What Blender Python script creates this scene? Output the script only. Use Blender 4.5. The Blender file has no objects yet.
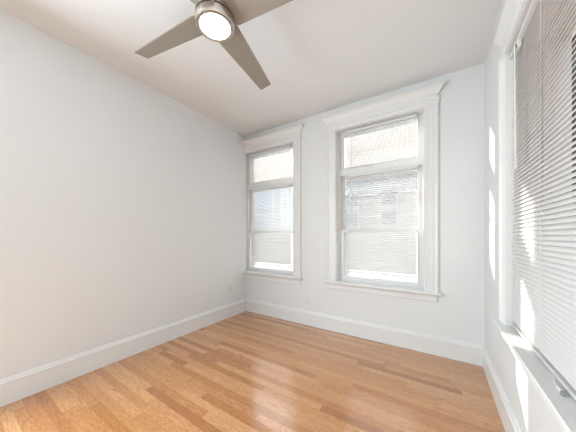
import bpy, bmesh, math, random
from mathutils import Vector, Matrix

random.seed(7)
S = bpy.context.scene
COL = S.collection
PI = math.pi

# ------------------------------------------------------------------ camera
XL, XR, YB, H = -2.59, 0.372, 2.78, 2.80        # left wall, right wall, back wall, ceiling
YF = -2.3                                       # how far the room runs behind the camera
FPX = 232.0
cam_data = bpy.data.cameras.new('camera')
cam_data.sensor_fit = 'HORIZONTAL'
cam_data.sensor_width = 36.0
cam_data.lens = FPX * 36.0 / 576.0
cam_data.shift_x = 0.0
cam_data.shift_y = (235.9 - 216.0) / 576.0
cam_data.clip_start = 0.02
cam = bpy.data.objects.new('camera', cam_data)
cam.location = (0, 0, 1.2)
cam.rotation_euler = (math.radians(90), 0, math.radians(32.65))
COL.objects.link(cam)
S.camera = cam

# ------------------------------------------------------------------ light and exposure
S.view_settings.view_transform = 'Standard'
S.view_settings.look = 'None'
S.view_settings.exposure = 0.03
S.view_settings.gamma = 1.0
S.view_settings.use_curve_mapping = False

world = bpy.data.worlds.new('sky')
S.world = world
world.use_nodes = True
bg = world.node_tree.nodes['Background']
bg.inputs['Color'].default_value = (0.86, 0.93, 1.0, 1)
bg.inputs['Strength'].default_value = 2.9

SUN_TO = Vector((-1.0, 0.484, 0.385))            # towards the sun
sun_d = bpy.data.lights.new('sun', 'SUN')
sun_d.energy = 9.0
sun_d.angle = math.radians(0.55)
sun_d.color = (1.0, 0.95, 0.87)
sun = bpy.data.objects.new('sun', sun_d)
sun.rotation_euler = SUN_TO.to_track_quat('Z', 'Y').to_euler()
sun.location = SUN_TO * 10
COL.objects.link(sun)

# added fill lamp at the solid left wall behind the camera, evens the room
ar_d = bpy.data.lights.new('added_side_fill', 'AREA')
ar_d.shape = 'RECTANGLE'
ar_d.size, ar_d.size_y = 1.2, 2.1
ar_d.energy = 104
ar_d.color = (0.805, 0.925, 1.0)
ar = bpy.data.objects.new('added_side_fill', ar_d)
ar.location = (-2.45, -0.62, 1.25)
ar.rotation_euler = (math.radians(87), 0, math.radians(-90))
COL.objects.link(ar)


# ------------------------------------------------------------------ materials
def srgb(r, g, b):
    def f(c):
        c /= 255.0
        return c / 12.92 if c <= 0.04045 else ((c + 0.055) / 1.055) ** 2.4
    return (f(r), f(g), f(b), 1.0)


class NT:
    def __init__(self, name):
        self.m = bpy.data.materials.new(name)
        self.m.use_nodes = True
        self.t = self.m.node_tree
        self.b = self.t.nodes['Principled BSDF']
        self.out = self.t.nodes['Material Output']

    def n(self, kind, **kw):
        x = self.t.nodes.new(kind)
        for k, v in kw.items():
            setattr(x, k, v)
        return x

    def l(self, a, b):
        self.t.links.new(a, b)

    def val(self, sock, v):
        if hasattr(v, 'is_linked'):
            self.l(v, sock)
        else:
            sock.default_value = v

    def math(self, op, a, b=0.0, c=None):
        x = self.n('ShaderNodeMath', operation=op)
        self.val(x.inputs[0], a)
        self.val(x.inputs[1], b)
        if c is not None:
            self.val(x.inputs[2], c)
        return x.outputs[0]


def plain(name, col, rough=0.5, metal=0.0, bump=0.0, bscale=200.0, vary=0.0, spec=0.5):
    k = NT(name)
    k.b.inputs['Base Color'].default_value = col
    k.b.inputs['Roughness'].default_value = rough
    k.b.inputs['Metallic'].default_value = metal
    k.b.inputs['Specular IOR Level'].default_value = spec
    tc = k.n('ShaderNodeTexCoord')
    nz = k.n('ShaderNodeTexNoise')
    nz.inputs['Scale'].default_value = bscale
    nz.inputs['Detail'].default_value = 3
    k.l(tc.outputs['Object'], nz.inputs['Vector'])
    if bump > 0:
        bp = k.n('ShaderNodeBump')
        bp.inputs['Strength'].default_value = bump
        bp.inputs['Distance'].default_value = 0.002
        k.l(nz.outputs['Fac'], bp.inputs['Height'])
        k.l(bp.outputs['Normal'], k.b.inputs['Normal'])
    if vary > 0:
        hs = k.n('ShaderNodeHueSaturation')
        hs.inputs['Color'].default_value = col
        k.l(k.math('MULTIPLY_ADD', nz.outputs['Fac'], 2 * vary, 1 - vary), hs.inputs['Value'])
        k.l(hs.outputs['Color'], k.b.inputs['Base Color'])
    return k.m


WALL = plain('white_wall_paint', (0.80, 0.81, 0.808, 1), 0.55, bump=0.08, bscale=260)
CEIL = plain('flat_ceiling_paint', (0.84, 0.84, 0.835, 1), 0.9, bump=0.05, bscale=200)
TRIM = plain('semigloss_trim_paint', (0.83, 0.83, 0.82, 1), 0.3, bump=0.03, bscale=60)
SASH = plain('window_vinyl', (0.80, 0.80, 0.79, 1), 0.35, bump=0.02, bscale=60)
PLASTIC = plain('white_plastic', (0.80, 0.79, 0.77, 1), 0.35, bump=0.02)
GREYPL = plain('grey_plastic', (0.30, 0.31, 0.32, 1), 0.4, bump=0.02)
DARK = plain('dark_slot', (0.02, 0.02, 0.02, 1), 0.6, bump=0.02)
NICKEL = plain('brushed_nickel', (0.62, 0.56, 0.50, 1), 0.28, 1.0, bump=0.06, bscale=400)
BLADE = plain('taupe_fan_blade', srgb(152, 144, 133), 0.45, 0.0, bump=0.04, bscale=90, vary=0.04)
CORD = plain('blind_cord', (0.82, 0.81, 0.79, 1), 0.8, bump=0.02)


def slat_material():
    k = NT('white_blind_slats')
    k.b.inputs['Base Color'].default_value = (0.93, 0.925, 0.91, 1)
    k.b.inputs['Roughness'].default_value = 0.35
    tr = k.n('ShaderNodeBsdfTranslucent')
    tr.inputs['Color'].default_value = (0.92, 0.92, 0.915, 1)
    mx = k.n('ShaderNodeMixShader')
    mx.inputs[0].default_value = 0.36
    k.l(k.b.outputs[0], mx.inputs[1])
    k.l(tr.outputs[0], mx.inputs[2])
    k.l(mx.outputs[0], k.out.inputs['Surface'])
    return k.m


SLAT = slat_material()


def glass_material():
    k = NT('window_glass')
    tr = k.n('ShaderNodeBsdfTransparent')
    tr.inputs['Color'].default_value = (0.985, 0.99, 0.988, 1)
    gl = k.n('ShaderNodeBsdfGlossy')
    gl.inputs['Roughness'].default_value = 0.02
    lw = k.n('ShaderNodeLayerWeight')
    lw.inputs['Blend'].default_value = 0.5
    mx = k.n('ShaderNodeMixShader')
    k.l(k.math('MULTIPLY_ADD', k.math('POWER', lw.outputs['Facing'], 5.0), 0.55, 0.03), mx.inputs[0])
    k.l(tr.outputs[0], mx.inputs[1])
    k.l(gl.outputs[0], mx.inputs[2])
    k.l(mx.outputs[0], k.out.inputs['Surface'])
    return k.m


GLASS = glass_material()


def screen_material():
    k = NT('insect_screen_mesh')
    tr = k.n('ShaderNodeBsdfTransparent')
    k.b.inputs['Base Color'].default_value = (0.86, 0.86, 0.86, 1)
    k.b.inputs['Roughness'].default_value = 0.8
    tl = k.n('ShaderNodeBsdfTranslucent')
    tl.inputs['Color'].default_value = (0.94, 0.94, 0.94, 1)
    m1 = k.n('ShaderNodeMixShader')
    m1.inputs[0].default_value = 0.75
    k.l(k.b.outputs[0], m1.inputs[1])
    k.l(tl.outputs[0], m1.inputs[2])
    m2 = k.n('ShaderNodeMixShader')
    m2.inputs[0].default_value = 0.84
    k.l(tr.outputs[0], m2.inputs[1])
    k.l(m1.outputs[0], m2.inputs[2])
    k.l(m2.outputs[0], k.out.inputs['Surface'])
    return k.m


SCREEN = screen_material()


def lamp_material():
    k = NT('lit_opal_diffuser')
    k.b.inputs['Base Color'].default_value = (0.9, 0.88, 0.84, 1)
    k.b.inputs['Emission Color'].default_value = (1.0, 0.90, 0.78, 1)
    k.b.inputs['Emission Strength'].default_value = 12.0
    return k.m


LAMP = lamp_material()


def floor_material():
    """Oak strip floor: strips run along X, 57 mm wide, random lengths and tones."""
    k = NT('oak_strip_floor')
    tc = k.n('ShaderNodeTexCoord')
    sp = k.n('ShaderNodeSeparateXYZ')
    k.l(tc.outputs['Object'], sp.inputs[0])
    X, Y = sp.outputs[0], sp.outputs[1]
    W = 0.060
    ry = k.math('DIVIDE', k.math('ADD', Y, 10.0), W)
    row = k.math('FLOOR', ry)
    fy = k.math('FRACT', ry)

    def rnd(a, b=None, seed=0.0):
        cv = k.n('ShaderNodeCombineXYZ')
        k.val(cv.inputs[0], a)
        if b is not None:
            k.val(cv.inputs[1], b)
        cv.inputs[2].default_value = seed
        w = k.n('ShaderNodeTexWhiteNoise', noise_dimensions='3D')
        k.l(cv.outputs[0], w.inputs['Vector'])
        return w.outputs['Value']
    length = k.math('MULTIPLY_ADD', rnd(row, seed=1.5), 0.55, 0.62)
    xo = k.math('ADD', k.math('ADD', X, 20.0), k.math('MULTIPLY', rnd(row, seed=7.5), 3.0))
    # uneven board lengths within a row
    wob = k.math('MULTIPLY', k.math('SINE', k.math('ADD', k.math('MULTIPLY', xo, 2.1), k.math('MULTIPLY', row, 1.7))), 0.22)
    rx = k.math('DIVIDE', k.math('ADD', xo, wob), length)
    brd = k.math('FLOOR', rx)
    fx = k.math('FRACT', rx)
    tone = rnd(row, brd, 3.5)
    tone2 = rnd(row, brd, 11.5)
    # grain coordinates: stretched along X, shifted per board
    gv = k.n('ShaderNodeCombineXYZ')
    k.l(k.math('ADD', k.math('MULTIPLY', X, 1.0), k.math('MULTIPLY', tone2, 37.0)), gv.inputs[0])
    k.l(k.math('ADD', k.math('MULTIPLY', Y, 9.0), k.math('MULTIPLY', tone, 91.0)), gv.inputs[1])
    n1 = k.n('ShaderNodeTexNoise')
    n1.inputs['Scale'].default_value = 2.2
    n1.inputs['Detail'].default_value = 2
    n1.inputs['Distortion'].default_value = 0.4
    k.l(gv.outputs[0], n1.inputs['Vector'])
    # growth rings cut by the noise: cathedral figure
    rings = k.math('FRACT', k.math('MULTIPLY', n1.outputs['Fac'], 15.0))
    ringl = k.math('POWER', rings, 3.0)
    # fine pores
    gv2 = k.n('ShaderNodeCombineXYZ')
    k.l(k.math('MULTIPLY', X, 14.0), gv2.inputs[0])
    k.l(k.math('ADD', k.math('MULTIPLY', Y, 330.0), k.math('MULTIPLY', tone, 50.0)), gv2.inputs[1])
    n2 = k.n('ShaderNodeTexNoise')
    n2.inputs['Scale'].default_value = 1.0
    n2.inputs['Detail'].default_value = 3
    k.l(gv2.outputs[0], n2.inputs['Vector'])
    ramp = k.n('ShaderNodeValToRGB')
    e = ramp.color_ramp.elements
    e[0].position, e[0].color = 0.0, srgb(168, 112, 70)
    e[1].position, e[1].color = 1.0, srgb(226, 181, 139)
    for p, c in ((0.10, srgb(190, 135, 90)), (0.30, srgb(205, 154, 109)), (0.7, srgb(215, 166, 122))):
        x = ramp.color_ramp.elements.new(p)
        x.color = c
    k.l(tone, ramp.inputs[0])
    pink = k.n('ShaderNodeMix', data_type='RGBA')
    k.l(k.math('MULTIPLY', tone2, 0.35), pink.inputs[0])
    k.l(ramp.outputs[0], pink.inputs[6])
    pink.inputs[7].default_value = srgb(222, 170, 136)
    dk = k.n('ShaderNodeMix', data_type='RGBA')
    dk.blend_type = 'MULTIPLY'
    k.l(pink.outputs[2], dk.inputs[6])
    dk.inputs[7].default_value = (0.62, 0.50, 0.40, 1)
    g = k.math('ADD', k.math('MULTIPLY', ringl, 0.8), k.math('MULTIPLY', k.math('SUBTRACT', n2.outputs['Fac'], 0.40), 1.7))
    k.l(k.math('MAXIMUM', k.math('MINIMUM', g, 1.0), 0.0), dk.inputs[0])
    # joints
    ey = k.math('MINIMUM', fy, k.math('SUBTRACT', 1.0, fy))
    ex = k.math('MULTIPLY', k.math('MINIMUM', fx, k.math('SUBTRACT', 1.0, fx)), k.math('DIVIDE', length, W))
    edge = k.math('LESS_THAN', k.math('MINIMUM', ey, ex), 0.012)
    jt = k.n('ShaderNodeMix', data_type='RGBA')
    k.l(k.math('MULTIPLY', edge, 0.4), jt.inputs[0])
    k.l(dk.outputs[2], jt.inputs[6])
    jt.inputs[7].default_value = srgb(120, 78, 48)
    hs = k.n('ShaderNodeHueSaturation')
    hs.inputs['Saturation'].default_value = 1.2
    hs.inputs['Value'].default_value = 0.98
    k.l(jt.outputs[2], hs.inputs['Color'])
    k.l(hs.outputs['Color'], k.b.inputs['Base Color'])
    k.l(k.math('MULTIPLY_ADD', n2.outputs['Fac'], 0.10, 0.30), k.b.inputs['Roughness'])
    k.b.inputs['Coat Weight'].default_value = 1.0
    k.b.inputs['Coat IOR'].default_value = 1.9
    k.b.inputs['Coat Roughness'].default_value = 0.14
    bp = k.n('ShaderNodeBump')
    bp.inputs['Strength'].default_value = 0.10
    bp.inputs['Distance'].default_value = 0.001
    k.l(k.math('SUBTRACT', n2.outputs['Fac'], edge), bp.inputs['Height'])
    k.l(bp.outputs['Normal'], k.b.inputs['Normal'])
    return k.m


FLOOR = floor_material()


def brick_material(name, c1, c2, mortar, scale=1.0, axis='XZ'):
    k = NT(name)
    tc = k.n('ShaderNodeTexCoord')
    sp = k.n('ShaderNodeSeparateXYZ')
    k.l(tc.outputs['Object'], sp.inputs[0])
    cv = k.n('ShaderNodeCombineXYZ')
    k.l(sp.outputs[0 if axis[0] == 'X' else 1], cv.inputs[0])
    k.l(sp.outputs[2], cv.inputs[1])
    br = k.n('ShaderNodeTexBrick')
    br.inputs['Color1'].default_value = c1
    br.inputs['Color2'].default_value = c2
    br.inputs['Mortar'].default_value = mortar
    br.inputs['Scale'].default_value = scale
    br.inputs['Mortar Size'].default_value = 0.012
    br.inputs['Brick Width'].default_value = 0.215
    br.inputs['Row Height'].default_value = 0.075
    k.l(cv.outputs[0], br.inputs['Vector'])
    nz = k.n('ShaderNodeTexNoise')
    nz.inputs['Scale'].default_value = 1.3
    nz.inputs['Detail'].default_value = 4
    k.l(tc.outputs['Object'], nz.inputs['Vector'])
    hs = k.n('ShaderNodeHueSaturation')
    k.l(br.outputs['Color'], hs.inputs['Color'])
    k.l(k.math('MULTIPLY_ADD', nz.outputs['Fac'], 0.5, 0.75), hs.inputs['Value'])
    k.l(hs.outputs['Color'], k.b.inputs['Base Color'])
    k.b.inputs['Roughness'].default_value = 0.9
    return k.m


def siding_material():
    """Vertical boards of differing paleness, each board its own tone."""
    k = NT('vertical_board_siding')
    tc = k.n('ShaderNodeTexCoord')
    sp = k.n('ShaderNodeSeparateXYZ')
    k.l(tc.outputs['Object'], sp.inputs[0])
    bx = k.math('DIVIDE', sp.outputs[0], 0.28)
    w = k.n('ShaderNodeTexWhiteNoise', noise_dimensions='1D')
    k.l(k.math('FLOOR', bx), w.inputs['W'])
    r = k.n('ShaderNodeValToRGB')
    r.color_ramp.elements[0].color = srgb(188, 196, 206)
    r.color_ramp.elements[1].color = srgb(240, 238, 234)
    k.l(w.outputs['Value'], r.inputs[0])
    gap = k.math('LESS_THAN', k.math('FRACT', bx), 0.08)
    mx = k.n('ShaderNodeMix', data_type='RGBA')
    k.l(gap, mx.inputs[0])
    k.l(r.outputs[0], mx.inputs[6])
    mx.inputs[7].default_value = srgb(140, 145, 150)
    k.l(mx.outputs[2], k.b.inputs['Base Color'])
    k.b.inputs['Roughness'].default_value = 0.8
    return k.m


BRICK_PALE = brick_material('weathered_pale_brick', srgb(182, 185, 192), srgb(124, 128, 138), srgb(226, 226, 226))
BRICK_PINK = brick_material('warm_pink_brick', srgb(236, 222, 211), srgb(222, 204, 191), srgb(240, 232, 224))
BRICK_SIDE = brick_material('beige_side_brick', srgb(130, 110, 99), srgb(121, 102, 91), srgb(136, 119, 108), axis='YZ')
SIDING = siding_material()
STONE = plain('facade_stone', srgb(214, 208, 200), 0.85, bump=0.2, bscale=30, vary=0.08)
GROUND = plain('yard_concrete', srgb(178, 180, 182), 0.95, bump=0.2, bscale=12, vary=0.1)
DARKGLASS = plain('dark_outer_glass', (0.012, 0.013, 0.014, 1), 0.7, bump=0.01, spec=0.05)
DARKIRON = plain('dark_iron', (0.03, 0.03, 0.032, 1), 0.8, bump=0.05, spec=0.1)
ROOFING = plain('grey_roofing', srgb(120, 118, 116), 0.9, bump=0.2, bscale=40)


# ------------------------------------------------------------------ mesh helpers
class MB:
    """Collects shapes for ONE mesh object."""
    def __init__(self, M=None):
        self.v, self.f, self.M = [], [], M

    def add(self, vs, fs):
        o = len(self.v)
        for p in vs:
            p = Vector(p)
            self.v.append(self.M @ p if self.M else p)
        self.f += [tuple(i + o for i in q) for q in fs]
        return self

    def box(self, a, b):
        (x0, y0, z0), (x1, y1, z1) = a, b
        x0, x1 = sorted((x0, x1)); y0, y1 = sorted((y0, y1)); z0, z1 = sorted((z0, z1))
        return self.add([(x0, y0, z0), (x1, y0, z0), (x1, y1, z0), (x0, y1, z0), (x0, y0, z1), (x1, y0, z1), (x1, y1, z1), (x0, y1, z1)],
                        [(0, 3, 2, 1), (4, 5, 6, 7), (0, 1, 5, 4), (1, 2, 6, 5), (2, 3, 7, 6), (3, 0, 4, 7)])

    def loft(self, loops, closed=True, caps=True):
        n = len(loops[0])
        vs = [p for lp in loops for p in lp]
        fs = []
        for i in range(len(loops) - 1):
            for j in range(n if closed else n - 1):
                k = (j + 1) % n
                fs.append((i * n + j, i * n + k, (i + 1) * n + k, (i + 1) * n + j))
        if caps:
            fs.append(tuple(range(n))[::-1])
            fs.append(tuple((len(loops) - 1) * n + j for j in range(n)))
        return self.add(vs, fs)

    def tube(self, pts, r, seg=10):
        pts = [Vector(p) for p in pts]
        loops = []
        for i, p in enumerate(pts):
            d = (pts[min(i + 1, len(pts) - 1)] - pts[max(i - 1, 0)]).normalized()
            a = d.orthogonal().normalized() if abs(d.z) > 0.9 else d.cross(Vector((0, 0, 1))).normalized()
            b = d.cross(a)
            rr = r[i] if isinstance(r, (list, tuple)) else r
            loops.append([p + a * rr * math.cos(2 * PI * t / seg) + b * rr * math.sin(2 * PI * t / seg) for t in range(seg)])
        return self.loft(loops)

    def lathe(self, prof, seg=48, cx=0.0, cy=0.0):
        """prof: (radius, z) from one end to the other, around the z axis."""
        loops = [[(cx + r * math.cos(2 * PI * t / seg), cy + r * math.sin(2 * PI * t / seg), z) for t in range(seg)] for r, z in prof]
        return self.loft(loops)

    def build(self, name, mat, parent=None, smooth=False, bevel=0.0, seg=2):
        me = bpy.data.meshes.new(name)
        me.from_pydata([tuple(p) for p in self.v], [], self.f)
        bm = bmesh.new()
        bm.from_mesh(me)
        bmesh.ops.recalc_face_normals(bm, faces=bm.faces)
        bm.to_mesh(me)
        bm.free()
        if smooth:
            for p in me.polygons:
                p.use_smooth = True
            me.set_sharp_from_angle(angle=math.radians(35))
        me.materials.append(mat)
        o = bpy.data.objects.new(name, me)
        COL.objects.link(o)
        if parent:
            o.parent = parent
            if parent.type == 'EMPTY' or True:
                o.matrix_parent_inverse = Matrix.Identity(4)
                # vertices were given in world space: express them in the parent's space
                inv = world_of(parent).inverted()
                me.transform(inv)
        if bevel > 0:
            bv = o.modifiers.new('bevel', 'BEVEL')
            bv.width, bv.segments, bv.limit_method = bevel, seg, 'ANGLE'
        return o


def world_of(o):
    m = o.matrix_basis.copy()
    while o.parent:
        o = o.parent
        m = o.matrix_basis @ m
    return m


def tag(o, label, cat, group=None, kind=None):
    o['label'] = label
    o['category'] = cat
    if group:
        o['group'] = group
    if kind:
        o['kind'] = kind
    return o


def thing(name, label, cat, loc=(0, 0, 0), rotz=0.0, group=None, kind=None):
    o = bpy.data.objects.new(name, None)
    o.empty_display_size = 0.05
    o.location = loc
    o.rotation_euler = (0, 0, rotz)
    COL.objects.link(o)
    return tag(o, label, cat, group, kind)


def struct(o, label, cat):
    return tag(o, label, cat, kind='structure')


def local(o):
    """matrix from an Empty's own space to the world (for MB)"""
    return world_of(o)


# ------------------------------------------------------------------ the room shell
TH = 0.26                                        # thickness of the outer walls


def wall_with_openings(mb, u0, u1, z0, z1, openings, T):
    """boxes of a wall in (u, v, z), v from 0 to T, around rectangular openings"""
    us = sorted({u0, u1, *[o[0] for o in openings], *[o[1] for o in openings]})
    for a, b in zip(us[:-1], us[1:]):
        cuts = sorted([(o[2], o[3]) for o in openings if o[0] <= a and b <= o[1]])
        z = z0
        for lo, hi in cuts:
            if lo > z:
                mb.box((a, 0, z), (b, T, lo))
            z = hi
        if z < z1:
            mb.box((a, 0, z), (b, T, z1))
    return mb


W2 = dict(u0=-1.072, u1=-0.104, z0=0.63, z1=2.52)
W1 = dict(u0=-2.652, u1=-1.684, z0=0.63, z1=2.52)
MB_BACK = Matrix.Translation((0, YB, 0))
# right wall: local u runs towards the camera (world -y), local v outward (world +x)
M_RIGHT = Matrix.Translation((XR, 0, 0)) @ Matrix.Rotation(-PI / 2, 4, 'Z')
W3 = dict(u0=-1.940, u1=-0.955, z0=0.645, z1=2.325)

m = MB(MB_BACK)
wall_with_openings(m, XL - 0.2, XR + TH, 0, H, [(w['u0'], w['u1'], w['z0'], w['z1']) for w in (W1, W2)], TH)
struct(m.build('wall_back', WALL), 'white painted end wall holding the two tall windows side by side', 'wall')
m = MB(M_RIGHT)
wall_with_openings(m, -YB, -YF, 0, H, [(W3['u0'], W3['u1'], W3['z0'], W3['z1'])], TH)
struct(m.build('wall_right', WALL), 'white painted side wall holding the single wide blind, next to the camera', 'wall')
struct(MB().box((XL - 0.2, YF, 0), (XL, YB, H)).build('wall_left', WALL), 'blank white painted wall with no window, below the fan', 'wall')
struct(MB().box((XL - 0.2, YF, -0.15), (XR + TH, YB + TH, 0)).build('floor', FLOOR), 'glossy light oak strip floor', 'floor')
struct(MB().box((XL - 0.2, YF, H), (XR + TH, YB + TH, H + 0.2)).build('ceiling', CEIL), 'flat white painted ceiling that carries the fan', 'ceiling')

struct(MB().box((XL - 0.2, YF - 0.15, 0), (XR + TH, YF, H)).build('wall_front', WALL), 'white painted wall behind the camera', 'wall')

# baseboards: tall flat board with a moulded cap
BP = [(0, 0), (0.018, 0), (0.018, 0.150), (0.022, 0.153), (0.022, 0.160), (0.016, 0.166), (0.013, 0.176), (0.009, 0.185), (0.004, 0.190), (0, 0.190)]


def baseboard(name, p0, p1, nrm, mit0, mit1, label):
    """profile swept from p0 to p1 along the wall; mit: the ends step in by the projection (inside corners)"""
    p0, p1, nrm = Vector(p0), Vector(p1), Vector(nrm)
    d = (p1 - p0).normalized()
    a = [p0 + nrm * t + d * (t if mit0 else 0) + Vector((0, 0, z)) for t, z in BP]
    b = [p1 + nrm * t - d * (t if mit1 else 0) + Vector((0, 0, z)) for t, z in BP]
    struct(MB().loft([a, b]).build(name, TRIM), label, 'baseboard')


baseboard('baseboard_back', (XL, YB, 0), (XR, YB, 0), (0, -1, 0), True, True, 'tall white moulded baseboard under the two end windows')
baseboard('baseboard_left', (XL, YF, 0), (XL, YB, 0), (1, 0, 0), False, True, 'tall white moulded baseboard along the blank windowless wall')
baseboard('baseboard_right', (XR, YF, 0), (XR, YB, 0), (-1, 0, 0), False, True, 'tall white moulded baseboard below the sill of the wide blind')


# ------------------------------------------------------------------ windows
def casing_profile(w):
    """(across, projection) of the fluted casing, from the opening edge outward"""
    return [(0, 0), (0, 0.014), (0.006, 0.020), (0.012, 0.020), (0.016, 0.015), (0.030, 0.015), (0.034, 0.019), (0.040, 0.015),
            (w - 0.052, 0.015), (w - 0.046, 0.019), (w - 0.040, 0.015), (w - 0.030, 0.016), (w - 0.024, 0.026), (w - 0.010, 0.030), (w, 0.026), (w, 0)]


def make_window(name, label, M, w, cw, transom=True, left_casing=True, ent=0.17, left_limit=None, pk=1.0):
    u0, u1, z0, z1 = w['u0'], w['u1'], w['z0'], w['z1']
    root = thing(name, label, 'window', M @ Vector(((u0 + u1) / 2, 0, z0)), 0.0, kind='structure')
    ce = z1 + 0.03                                # bottom of the entablature
    # side casings
    for side in ((-1, 1) if left_casing else (1,)):
        e = u0 if side < 0 else u1
        lo, hi = [], []
        for a, p in casing_profile(cw):
            lo.append((e + side * a, -p, z0 - 0.03))
            hi.append((e + side * a, -p, ce))
        MB(M).loft([lo, hi]).build('casing', TRIM, root)
    uL = u0 - cw if left_casing else left_limit
    uR = u1 + cw
    # entablature: architrave bead, frieze, cap
    prof = [(0.004, ce - 0.03), (0.026, ce - 0.03), (0.026, ce + 0.004), (0.034, ce + 0.008), (0.036, ce + 0.018), (0.030, ce + 0.026), (0.022, ce + 0.030),
            (0.022, ce + ent - 0.085), (0.030, ce + ent - 0.080), (0.032, ce + ent - 0.068), (0.040, ce + ent - 0.055), (0.052, ce + ent - 0.038),
            (0.060, ce + ent - 0.026), (0.072, ce + ent - 0.020), (0.072, ce + ent), (0.0, ce + ent)]
    loops = []
    for p, z in prof:
        p = p * pk + 0.008 * (1 - pk)
        q = max(p - 0.022, -0.004)
        a = uL - q if left_casing else uL
        loops.append([(a, 0, z), (a, -p, z), (uR + q, -p, z), (uR + q, 0, z)])
    MB(M).loft(loops).build('entablature', TRIM, root)
    # fascia strip of the head between the casings
    MB(M).box((u0, -0.012, z1), (u1, 0.0, ce)).build('head_casing', TRIM, root)
    # stool with rounded nose, and apron
    sL = uL - 0.022 if left_casing else left_limit
    sR = uR + 0.022
    nose = [(-0.052, z0 - 0.020), (-0.056, z0 - 0.014), (-0.056, z0 - 0.006), (-0.051, z0 + 0.001), (0.0, z0 + 0.002), (0.0, z0 - 0.026), (-0.046, z0 - 0.026)]
    MB(M).loft([[(sL, a, b) for a, b in nose], [(sR, a, b) for a, b in nose]]).box((u0 + 0.001, -0.001, z0 - 0.02), (u1 - 0.001, 0.098, z0 + 0.002)).build('stool', TRIM, root)
    ap = [(0, z0 - 0.026), (-0.026, z0 - 0.026), (-0.024, z0 - 0.036), (-0.016, z0 - 0.044), (-0.015, z0 - 0.080), (-0.020, z0 - 0.086), (-0.018, z0 - 0.094), (0, z0 - 0.096)]
    aL = uL + 0.012 if left_casing else left_limit
    MB(M).loft([[(aL, a, b) for a, b in ap], [(uR - 0.012, a, b) for a, b in ap]]).build('apron', TRIM, root)
    # jamb liner
    t = 0.006
    jb = MB(M)
    jb.box((u0, -0.014, z0 + 0.002), (u0 + t, TH, z1)).box((u1 - t, -0.014, z0 + 0.002), (u1, TH, z1)).box((u0, -0.012, z1 - t), (u1, TH, z1))
    jb.box((u0, 0.098, z0), (u1, TH + 0.03, z0 + 0.012))
    jb.build('jamb', TRIM, root)
    # stop strips holding the sashes
    a, b = u0 + t, u1 - t
    st = MB(M)
    for x0, x1 in ((a, a + 0.022), (b - 0.022, b)):
        st.box((x0, 0.085, z0 + 0.012), (x1, 0.185, z1 - t))
    st.build('stop', TRIM, root)
    a += 0.022
    b -= 0.022

    def sash(nm, v0, v1, zb, zt, rail_b, rail_t, stile=0.042, bars=()):
        s = MB(M)
        s.box((a, v0, zb), (a + stile, v1, zt)).box((b - stile, v0, zb), (b, v1, zt))
        s.box((a + stile, v0, zb), (b - stile, v1, zb + rail_b)).box((a + stile, v0, zt - rail_t), (b - stile, v1, zt))
        for z in bars:
            s.box((a + stile, v0 + 0.004, z - 0.012), (b - stile, v1 - 0.004, z + 0.012))
        o = s.build(nm, SASH, root, bevel=0.003)
        vm = (v0 + v1) / 2
        MB(M).box((a + stile - 0.004, vm - 0.002, zb + rail_b - 0.004), (b - stile + 0.004, vm + 0.002, zt - rail_t + 0.004)).build('pane', GLASS, o)
        return o
    if transom:
        MB(M).box((a - 0.022, 0.088, 1.962), (b + 0.022, 0.19, 2.040)).build('transom_bar', TRIM, root, bevel=0.006)
        sash('transom_sash', 0.095, 0.135, 2.040, z1 - t, 0.03, 0.03)
        ztop = 1.962
    else:
        ztop = z1 - t
    zm = 1.255 if transom else 1.22
    sash('lower_sash', 0.095, 0.132, z0 + 0.012, zm + 0.022, 0.048, 0.036)
    sash('upper_sash', 0.138, 0.175, zm - 0.018, ztop, 0.036, 0.034, bars=(1.675,) if transom and left_casing else ())
    sc = MB(M).box((a + 0.02, 0.205, z0 + 0.03), (b - 0.02, 0.207, zm + 0.03)).build('insect_screen', SCREEN, root)
    fr = MB(M)
    fr.box((a, 0.20, z0 + 0.012), (a + 0.02, 0.212, zm + 0.03)).box((b - 0.02, 0.20, z0 + 0.012), (b, 0.212, zm + 0.03))
    fr.box((a, 0.20, z0 + 0.012), (b, 0.212, z0 + 0.03)).box((a, 0.20, zm + 0.02), (b, 0.212, zm + 0.038))
    fr.build('screen_frame', SASH, sc)
    return root


make_window('window_1', 'tall white trimmed window in the corner against the blank wall', MB_BACK, W1, 0.118, left_casing=False, left_limit=XL, ent=0.155)
make_window('window_2', 'tall white trimmed window standing free in the middle of the end wall', MB_BACK, W2, 0.118, ent=0.155)
make_window('window_3', 'large white trimmed window in the sunlit side wall, behind the widest blind', M_RIGHT, W3, 0.105, transom=False, ent=0.165, pk=0.62)

# ------------------------------------------------------------------ blinds
TILT = math.radians(43)
PITCH = 0.0215
SW = 0.0250


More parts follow.
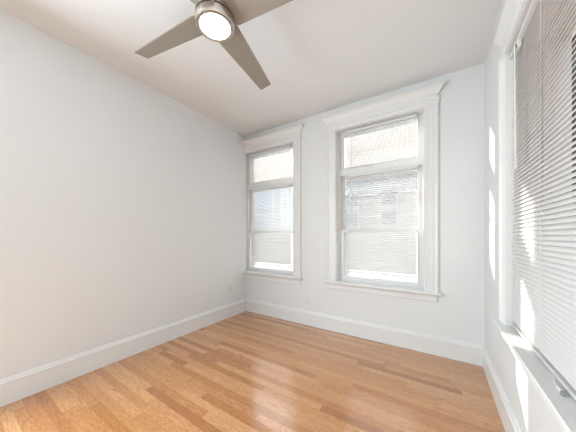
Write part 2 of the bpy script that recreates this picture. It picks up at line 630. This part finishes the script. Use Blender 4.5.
def make_blind(label, M, u0, u1, v, ztop, zbot, ladders, wand_u, wand_len, group, cord=None, head_h=0.030, brackets=False, inset=0.007, tilt=TILT):
    root = thing('venetian_blind', label, 'blind', M @ Vector(((u0 + u1) / 2, v, ztop)), 0.0, group=group)
    hr = MB(M)
    hr.box((u0, v - 0.016, ztop - head_h), (u1, v + 0.016, ztop))
    hr.box((u0 - 0.001, v - 0.019, ztop - head_h - 0.001), (u0 + 0.014, v + 0.017, ztop)).box((u1 - 0.014, v - 0.019, ztop - head_h - 0.001), (u1 + 0.001, v + 0.017, ztop))
    h_ = hr.build('headrail', SLAT, root, bevel=0.0015)
    if brackets:
        g = MB(M).box((wand_u - 0.024, v - 0.021, ztop - head_h - 0.042), (wand_u + 0.026, v - 0.004, ztop - head_h + 0.002)).build('tilt_gear', PLASTIC, h_, bevel=0.002)
        for du in (-0.020, 0.004):
            MB(M).box((wand_u + du, v - 0.0222, ztop - head_h - 0.036), (wand_u + du + 0.017, v - 0.0205, ztop - head_h - 0.018)).build('gear_slot', DARK, h_)
    # slats: shallow crowned strips, inner edge low
    sl = MB(M)
    z = ztop - head_h - 0.012
    c, s = math.cos(tilt), math.sin(tilt)
    th = 0.0004
    while z > zbot + 0.026:
        pr = []
        for i in range(5):
            x = -0.5 + i / 4.0
            crown = 0.0022 * (1 - 4 * x * x)
            pr.append((x * SW, crown))
        sec = [(p, q + th) for p, q in pr] + [(p, q - th) for p, q in reversed(pr)]
        loopA, loopB = [], []
        jt = random.uniform(-0.0003, 0.0003)
        for p, q in sec:
            # p>0 is the outer edge (high), p<0 the room edge (low)
            dv = p * c - q * s
            dz = p * s + q * c
            loopA.append((u0 + inset, v + dv, z + dz + jt))
            loopB.append((u1 - inset, v + dv, z + dz + jt))
        sl.loft([loopA, loopB])
        z -= PITCH
    sl.build('slats', SLAT, root)
    MB(M).box((u0 + inset - 0.001, v - 0.013, zbot), (u1 - inset + 0.001, v + 0.013, zbot + 0.011)).build('bottom_rail', SLAT, root, bevel=0.003)
    for u in ladders:
        lc = MB(M)
        lc.box((u - 0.0009, v - 0.0128, zbot + 0.01), (u + 0.0009, v - 0.0118, ztop - head_h))
        lc.box((u - 0.0009, v + 0.0118, zbot + 0.01), (u + 0.0009, v + 0.0128, ztop - head_h))
        lc.box((u - 0.0007, v - 0.0005, zbot + 0.01), (u + 0.0007, v + 0.0005, ztop - head_h))
        lc.build('ladder_cord', CORD, root)
    if wand_u is not None:
        wd = MB(M).tube([(wand_u, v - 0.026, ztop - head_h - 0.010), (wand_u, v - 0.026, ztop - head_h - 0.03), (wand_u, v - 0.022, ztop - wand_len)], 0.0040, 8)
        wd.tube([(wand_u, v - 0.022, ztop - wand_len), (wand_u, v - 0.022, ztop - wand_len - 0.02)], [0.0050, 0.0046], 8)
        wd.build('tilt_wand', PLASTIC, root, smooth=True)
    return root


BG = 'white slatted blinds on the end wall'
for w, where in ((W1, 'corner window by the blank wall'), (W2, 'free-standing middle window')):
    cu = -0.567 if w is W2 else -2.147
    hw = 0.388
    ul, ur = cu - hw, cu + hw
    lad = (ul + 0.10, ur - 0.10)
    make_blind('short white slatted blind over the upper light of the ' + where, MB_BACK, ul, ur, 0.052, 2.502, 2.044, lad, ul + 0.075, 0.42, BG)
    make_blind('long white slatted blind ending above the sill of the ' + where, MB_BACK, ul, ur, 0.052, 1.955, 0.752, lad, ul + 0.075, 0.58, BG)

B3U0, B3U1 = W3['u0'] + 0.012, W3['u1'] - 0.012
b3 = make_blind('widest white slatted blind with sunlit lower slats, hanging to the sill of the side window', M_RIGHT, B3U0, B3U1, 0.022, 2.311, 0.662,
                (B3U0 + 0.13, (B3U0 + B3U1) / 2, B3U1 - 0.13), B3U0 + 0.150, 0.72, None, brackets=True, inset=0.003, tilt=math.radians(57))
# cord end with its little tassel lying on the sill
zt = W3['z0'] + 0.002
yv = -0.002
tas = MB(M_RIGHT).tube([(-1.240, yv, zt + 0.006), (-1.226, yv, zt + 0.007), (-1.192, yv - 0.002, zt + 0.008)], [0.003, 0.006, 0.007], 12).build('cord_tassel', PLASTIC, b3, smooth=True)
MB(M_RIGHT).tube([(-1.192, yv - 0.002, zt + 0.008), (-1.183, yv - 0.003, zt + 0.008)], 0.0078, 12).build('tassel_cap', GREYPL, tas, smooth=True)
MB(M_RIGHT).tube([(-1.240, yv, zt + 0.006), (-1.263, yv, zt + 0.004), (-1.278, yv + 0.002, zt + 0.012), (-1.280, yv + 0.004, zt + 0.03)], 0.0012, 6).build('lift_cord', CORD, b3)

# ------------------------------------------------------------------ ceiling fan
FX, FY, FZ = -1.099, 0.920, 2.43                 # centre of the lamp's face
fan = thing('ceiling_fan', 'brushed nickel ceiling fan with four taupe blades and a lit round lamp', 'ceiling fan', (FX, FY, H))
MF = Matrix.Translation((FX, FY, 0))
MB(MF).lathe([(0.010, H), (0.072, H), (0.072, H - 0.012), (0.064, H - 0.050), (0.030, H - 0.072), (0.016, H - 0.076), (0.005, H - 0.076)]).build('canopy', NICKEL, fan, smooth=True)
MB(MF).lathe([(0.012, H - 0.07), (0.012, FZ + 0.15)], 20).build('downrod', NICKEL, fan, smooth=True)
MB(MF).lathe([(0.004, FZ + 0.172), (0.050, FZ + 0.172), (0.078, FZ + 0.158), (0.090, FZ + 0.130), (0.092, FZ + 0.090), (0.092, FZ + 0.068), (0.111, FZ + 0.066), (0.112, FZ + 0.052), (0.060, FZ + 0.050), (0.004, FZ + 0.050)]).build('motor_housing', NICKEL, fan, smooth=True)
MB(MF).lathe([(0.005, FZ + 0.052), (0.110, FZ + 0.052), (0.110, FZ + 0.042), (0.005, FZ + 0.042)]).build('shadow_gap', DARK, fan, smooth=True)
ring = MB(MF).lathe([(0.086, FZ + 0.043), (0.1110, FZ + 0.043), (0.1125, FZ + 0.039), (0.1110, FZ + 0.008), (0.106, FZ - 0.001), (0.094, FZ - 0.003), (0.088, FZ - 0.001), (0.086, FZ + 0.020)]).build('lamp_ring', NICKEL, fan, smooth=True)
MB(MF).lathe([(0.003, FZ - 0.005), (0.03, FZ - 0.005), (0.06, FZ - 0.004), (0.080, FZ - 0.002), (0.0865, FZ + 0.002), (0.0865, FZ + 0.02), (0.003, FZ + 0.02)]).build('lamp_diffuser', LAMP, fan, smooth=True)
PITCHB = math.radians(-14)
BLADE_ANGLES = (11.5, 102.5, 187.5, 281.0)
for k in range(4):
    ang = math.radians(BLADE_ANGLES[k])
    R = MF @ Matrix.Translation((0, 0, FZ + 0.062)) @ Matrix.Rotation(ang, 4, 'Z') @ Matrix.Rotation(PITCHB, 4, 'X')
    top, bot = [], []
    # outline: (distance out, half width on either side)
    ol = [(0.085, 0.064), (0.105, 0.078), (0.12, 0.081), (0.30, 0.0715), (0.48, 0.062), (0.66, 0.0525), (0.686, 0.051), (0.690, 0.048)]
    pts = [(r, hw) for r, hw in ol] + [(r + (0.0 if r < 0.6 else -0.004), -hw) for r, hw in reversed(ol)]
    t = 0.0035
    MB(R).loft([[(r, y, -t) for r, y in pts], [(r, y, t) for r, y in pts]]).build('blade', BLADE, fan, bevel=0.0015)
    MB(R).box((0.055, -0.028, 0.0036), (0.150, 0.028, 0.0075)).build('blade_iron', NICKEL, fan, bevel=0.001)


# ------------------------------------------------------------------ outlets
def outlet(label, M):
    """local: u along the wall, v outward from the room (negative towards the room)"""
    o = thing('wall_outlet', label, 'outlet', M @ Vector((0, 0, -0.0575)))
    MB(M).box((-0.035, -0.006, -0.0575), (0.035, 0.0, 0.0575)).build('cover_plate', PLASTIC, o, bevel=0.0025)
    for dz in (0.020, -0.020):
        s = MB(M).lathe([(0.001, 0), (0.016, 0), (0.017, 0.001), (0.017, 0.002), (0.001, 0.002)], 24)
        s.v = [M @ Matrix.Translation((0, -0.006, dz)) @ Matrix.Rotation(PI / 2, 4, 'X') @ (M.inverted() @ p) for p in s.v]
        so = s.build('socket', PLASTIC, o, smooth=True)
        g = MB(M)
        for du, hh in ((-0.0065, 0.009), (0.0065, 0.008)):
            g.box((du - 0.0011, -0.0083, dz - hh / 2 + 0.003), (du + 0.0011, -0.0079, dz + hh / 2 + 0.003))
        g.box((-0.002, -0.0083, dz - 0.011), (0.002, -0.0079, dz - 0.007))
        g.build('slot', GREYPL, so)
    sc = MB(M).lathe([(0.0005, 0), (0.003, 0), (0.003, 0.0012), (0.0005, 0.0016)], 12)
    sc.v = [M @ Matrix.Translation((0, -0.006, 0)) @ Matrix.Rotation(PI / 2, 4, 'X') @ (M.inverted() @ p) for p in sc.v]
    sc.build('screw', PLASTIC, o, smooth=True)
    return o


outlet('white outlet plate low on the blank wall near the corner', Matrix.Translation((XL, 2.455, 0.418)) @ Matrix.Rotation(PI / 2, 4, 'Z'))
outlet('white outlet plate just above the baseboard between the two end windows', Matrix.Translation((-1.476, YB, 0.335)))

# ------------------------------------------------------------------ outside
struct(MB().box((-40, -25, -3.4), (30, 40, -3.2)).build('ground', GROUND), 'pale concrete yard below the windows', 'ground')


def outer_window(root, M, u0, u1, z0, z1, glass=None, fw=0.06, fmat=None):
    f = MB(M)
    f.box((u0, -0.05, z0), (u0 + fw, 0.02, z1)).box((u1 - fw, -0.05, z0), (u1, 0.02, z1))
    f.box((u0, -0.05, z0), (u1, 0.02, z0 + fw)).box((u0, -0.05, z1 - fw), (u1, 0.02, z1)).box((u0, -0.04, (z0 + z1) / 2 - 0.03), (u1, 0.02, (z0 + z1) / 2 + 0.03))
    f.box((u0 - 0.06, -0.10, z0 - 0.08), (u1 + 0.06, 0.02, z0))
    o = f.build('window_frame', fmat or SASH, root)
    MB(M).box((u0 + 0.02, -0.012, z0 + 0.02), (u1 - 0.02, -0.006, z1 - 0.02)).build('pane', glass or DARKGLASS, o)


# brick house seen through the free-standing window
MN = Matrix.Translation((0, 9.0, 0))
hN = thing('brick_house', 'pale grey brick house with pink upper storey beyond the free-standing window', 'building', (-1.4, 9.0, -3.2))
MB(MN).box((-4.5, 0, -3.2), (2.2, 4.0, 3.35)).build('lower_wall', BRICK_PALE, hN)
MB(MN).box((-4.5, 0.0, 3.50), (2.2, 4.0, 6.2)).build('upper_wall', BRICK_PINK, hN)
MB(MN).box((-4.56, -0.08, 3.35), (2.26, 4.0, 3.50)).build('string_course', STONE, hN)
MB(MN).box((-4.7, -0.15, 6.2), (2.4, 4.1, 6.4)).build('cornice', STONE, hN)
for u in (-3.9, -2.55, -1.2, 0.15):
    outer_window(hN, MN, u, u + 0.85, 1.1, 2.75, STONE)

# boarded house seen through the corner window
MS = Matrix.Translation((0, 9.6, 0))
hS = thing('boarded_house', 'white house with vertical boards beyond the corner window', 'building', (-7.2, 9.6, -3.2))
MB(MS).box((-9.6, 0, -3.2), (-4.8, 3.5, 3.9)).build('lower_wall', SIDING, hS)
MB(MS).box((-9.6, 0, 3.9), (-4.8, 3.5, 6.2)).build('upper_wall', BRICK_PINK, hS)
MB(MS).box((-9.8, -0.2, 6.2), (-4.75, 3.6, 6.4)).build('eaves', STONE, hS)

# neighbouring wall close by on the right-hand side
MR = Matrix.Translation((2.0, 0, 0)) @ Matrix.Rotation(-PI / 2, 4, 'Z')
hR = thing('neighbouring_house', 'beige brick neighbouring house a few steps outside the wide side window', 'building', (2.0, 4.0, -3.2))
MB(MR).box((-8.6, 0, -3.2), (3.0, 5.0, 7.5)).build('side_wall', BRICK_SIDE, hR)
MB(MR).box((-8.8, -0.15, 7.5), (3.1, 5.1, 7.7)).build('eaves', STONE, hR)
outer_window(hR, MR, -6.10, -5.84, 2.05, 4.6, DARKGLASS, 0.02, DARKIRON)
pp = MB(MR).tube([(-6.75, -0.07, -3.2), (-6.75, -0.07, 7.3)], 0.065, 12).build('downpipe', DARKIRON, hR, smooth=True)
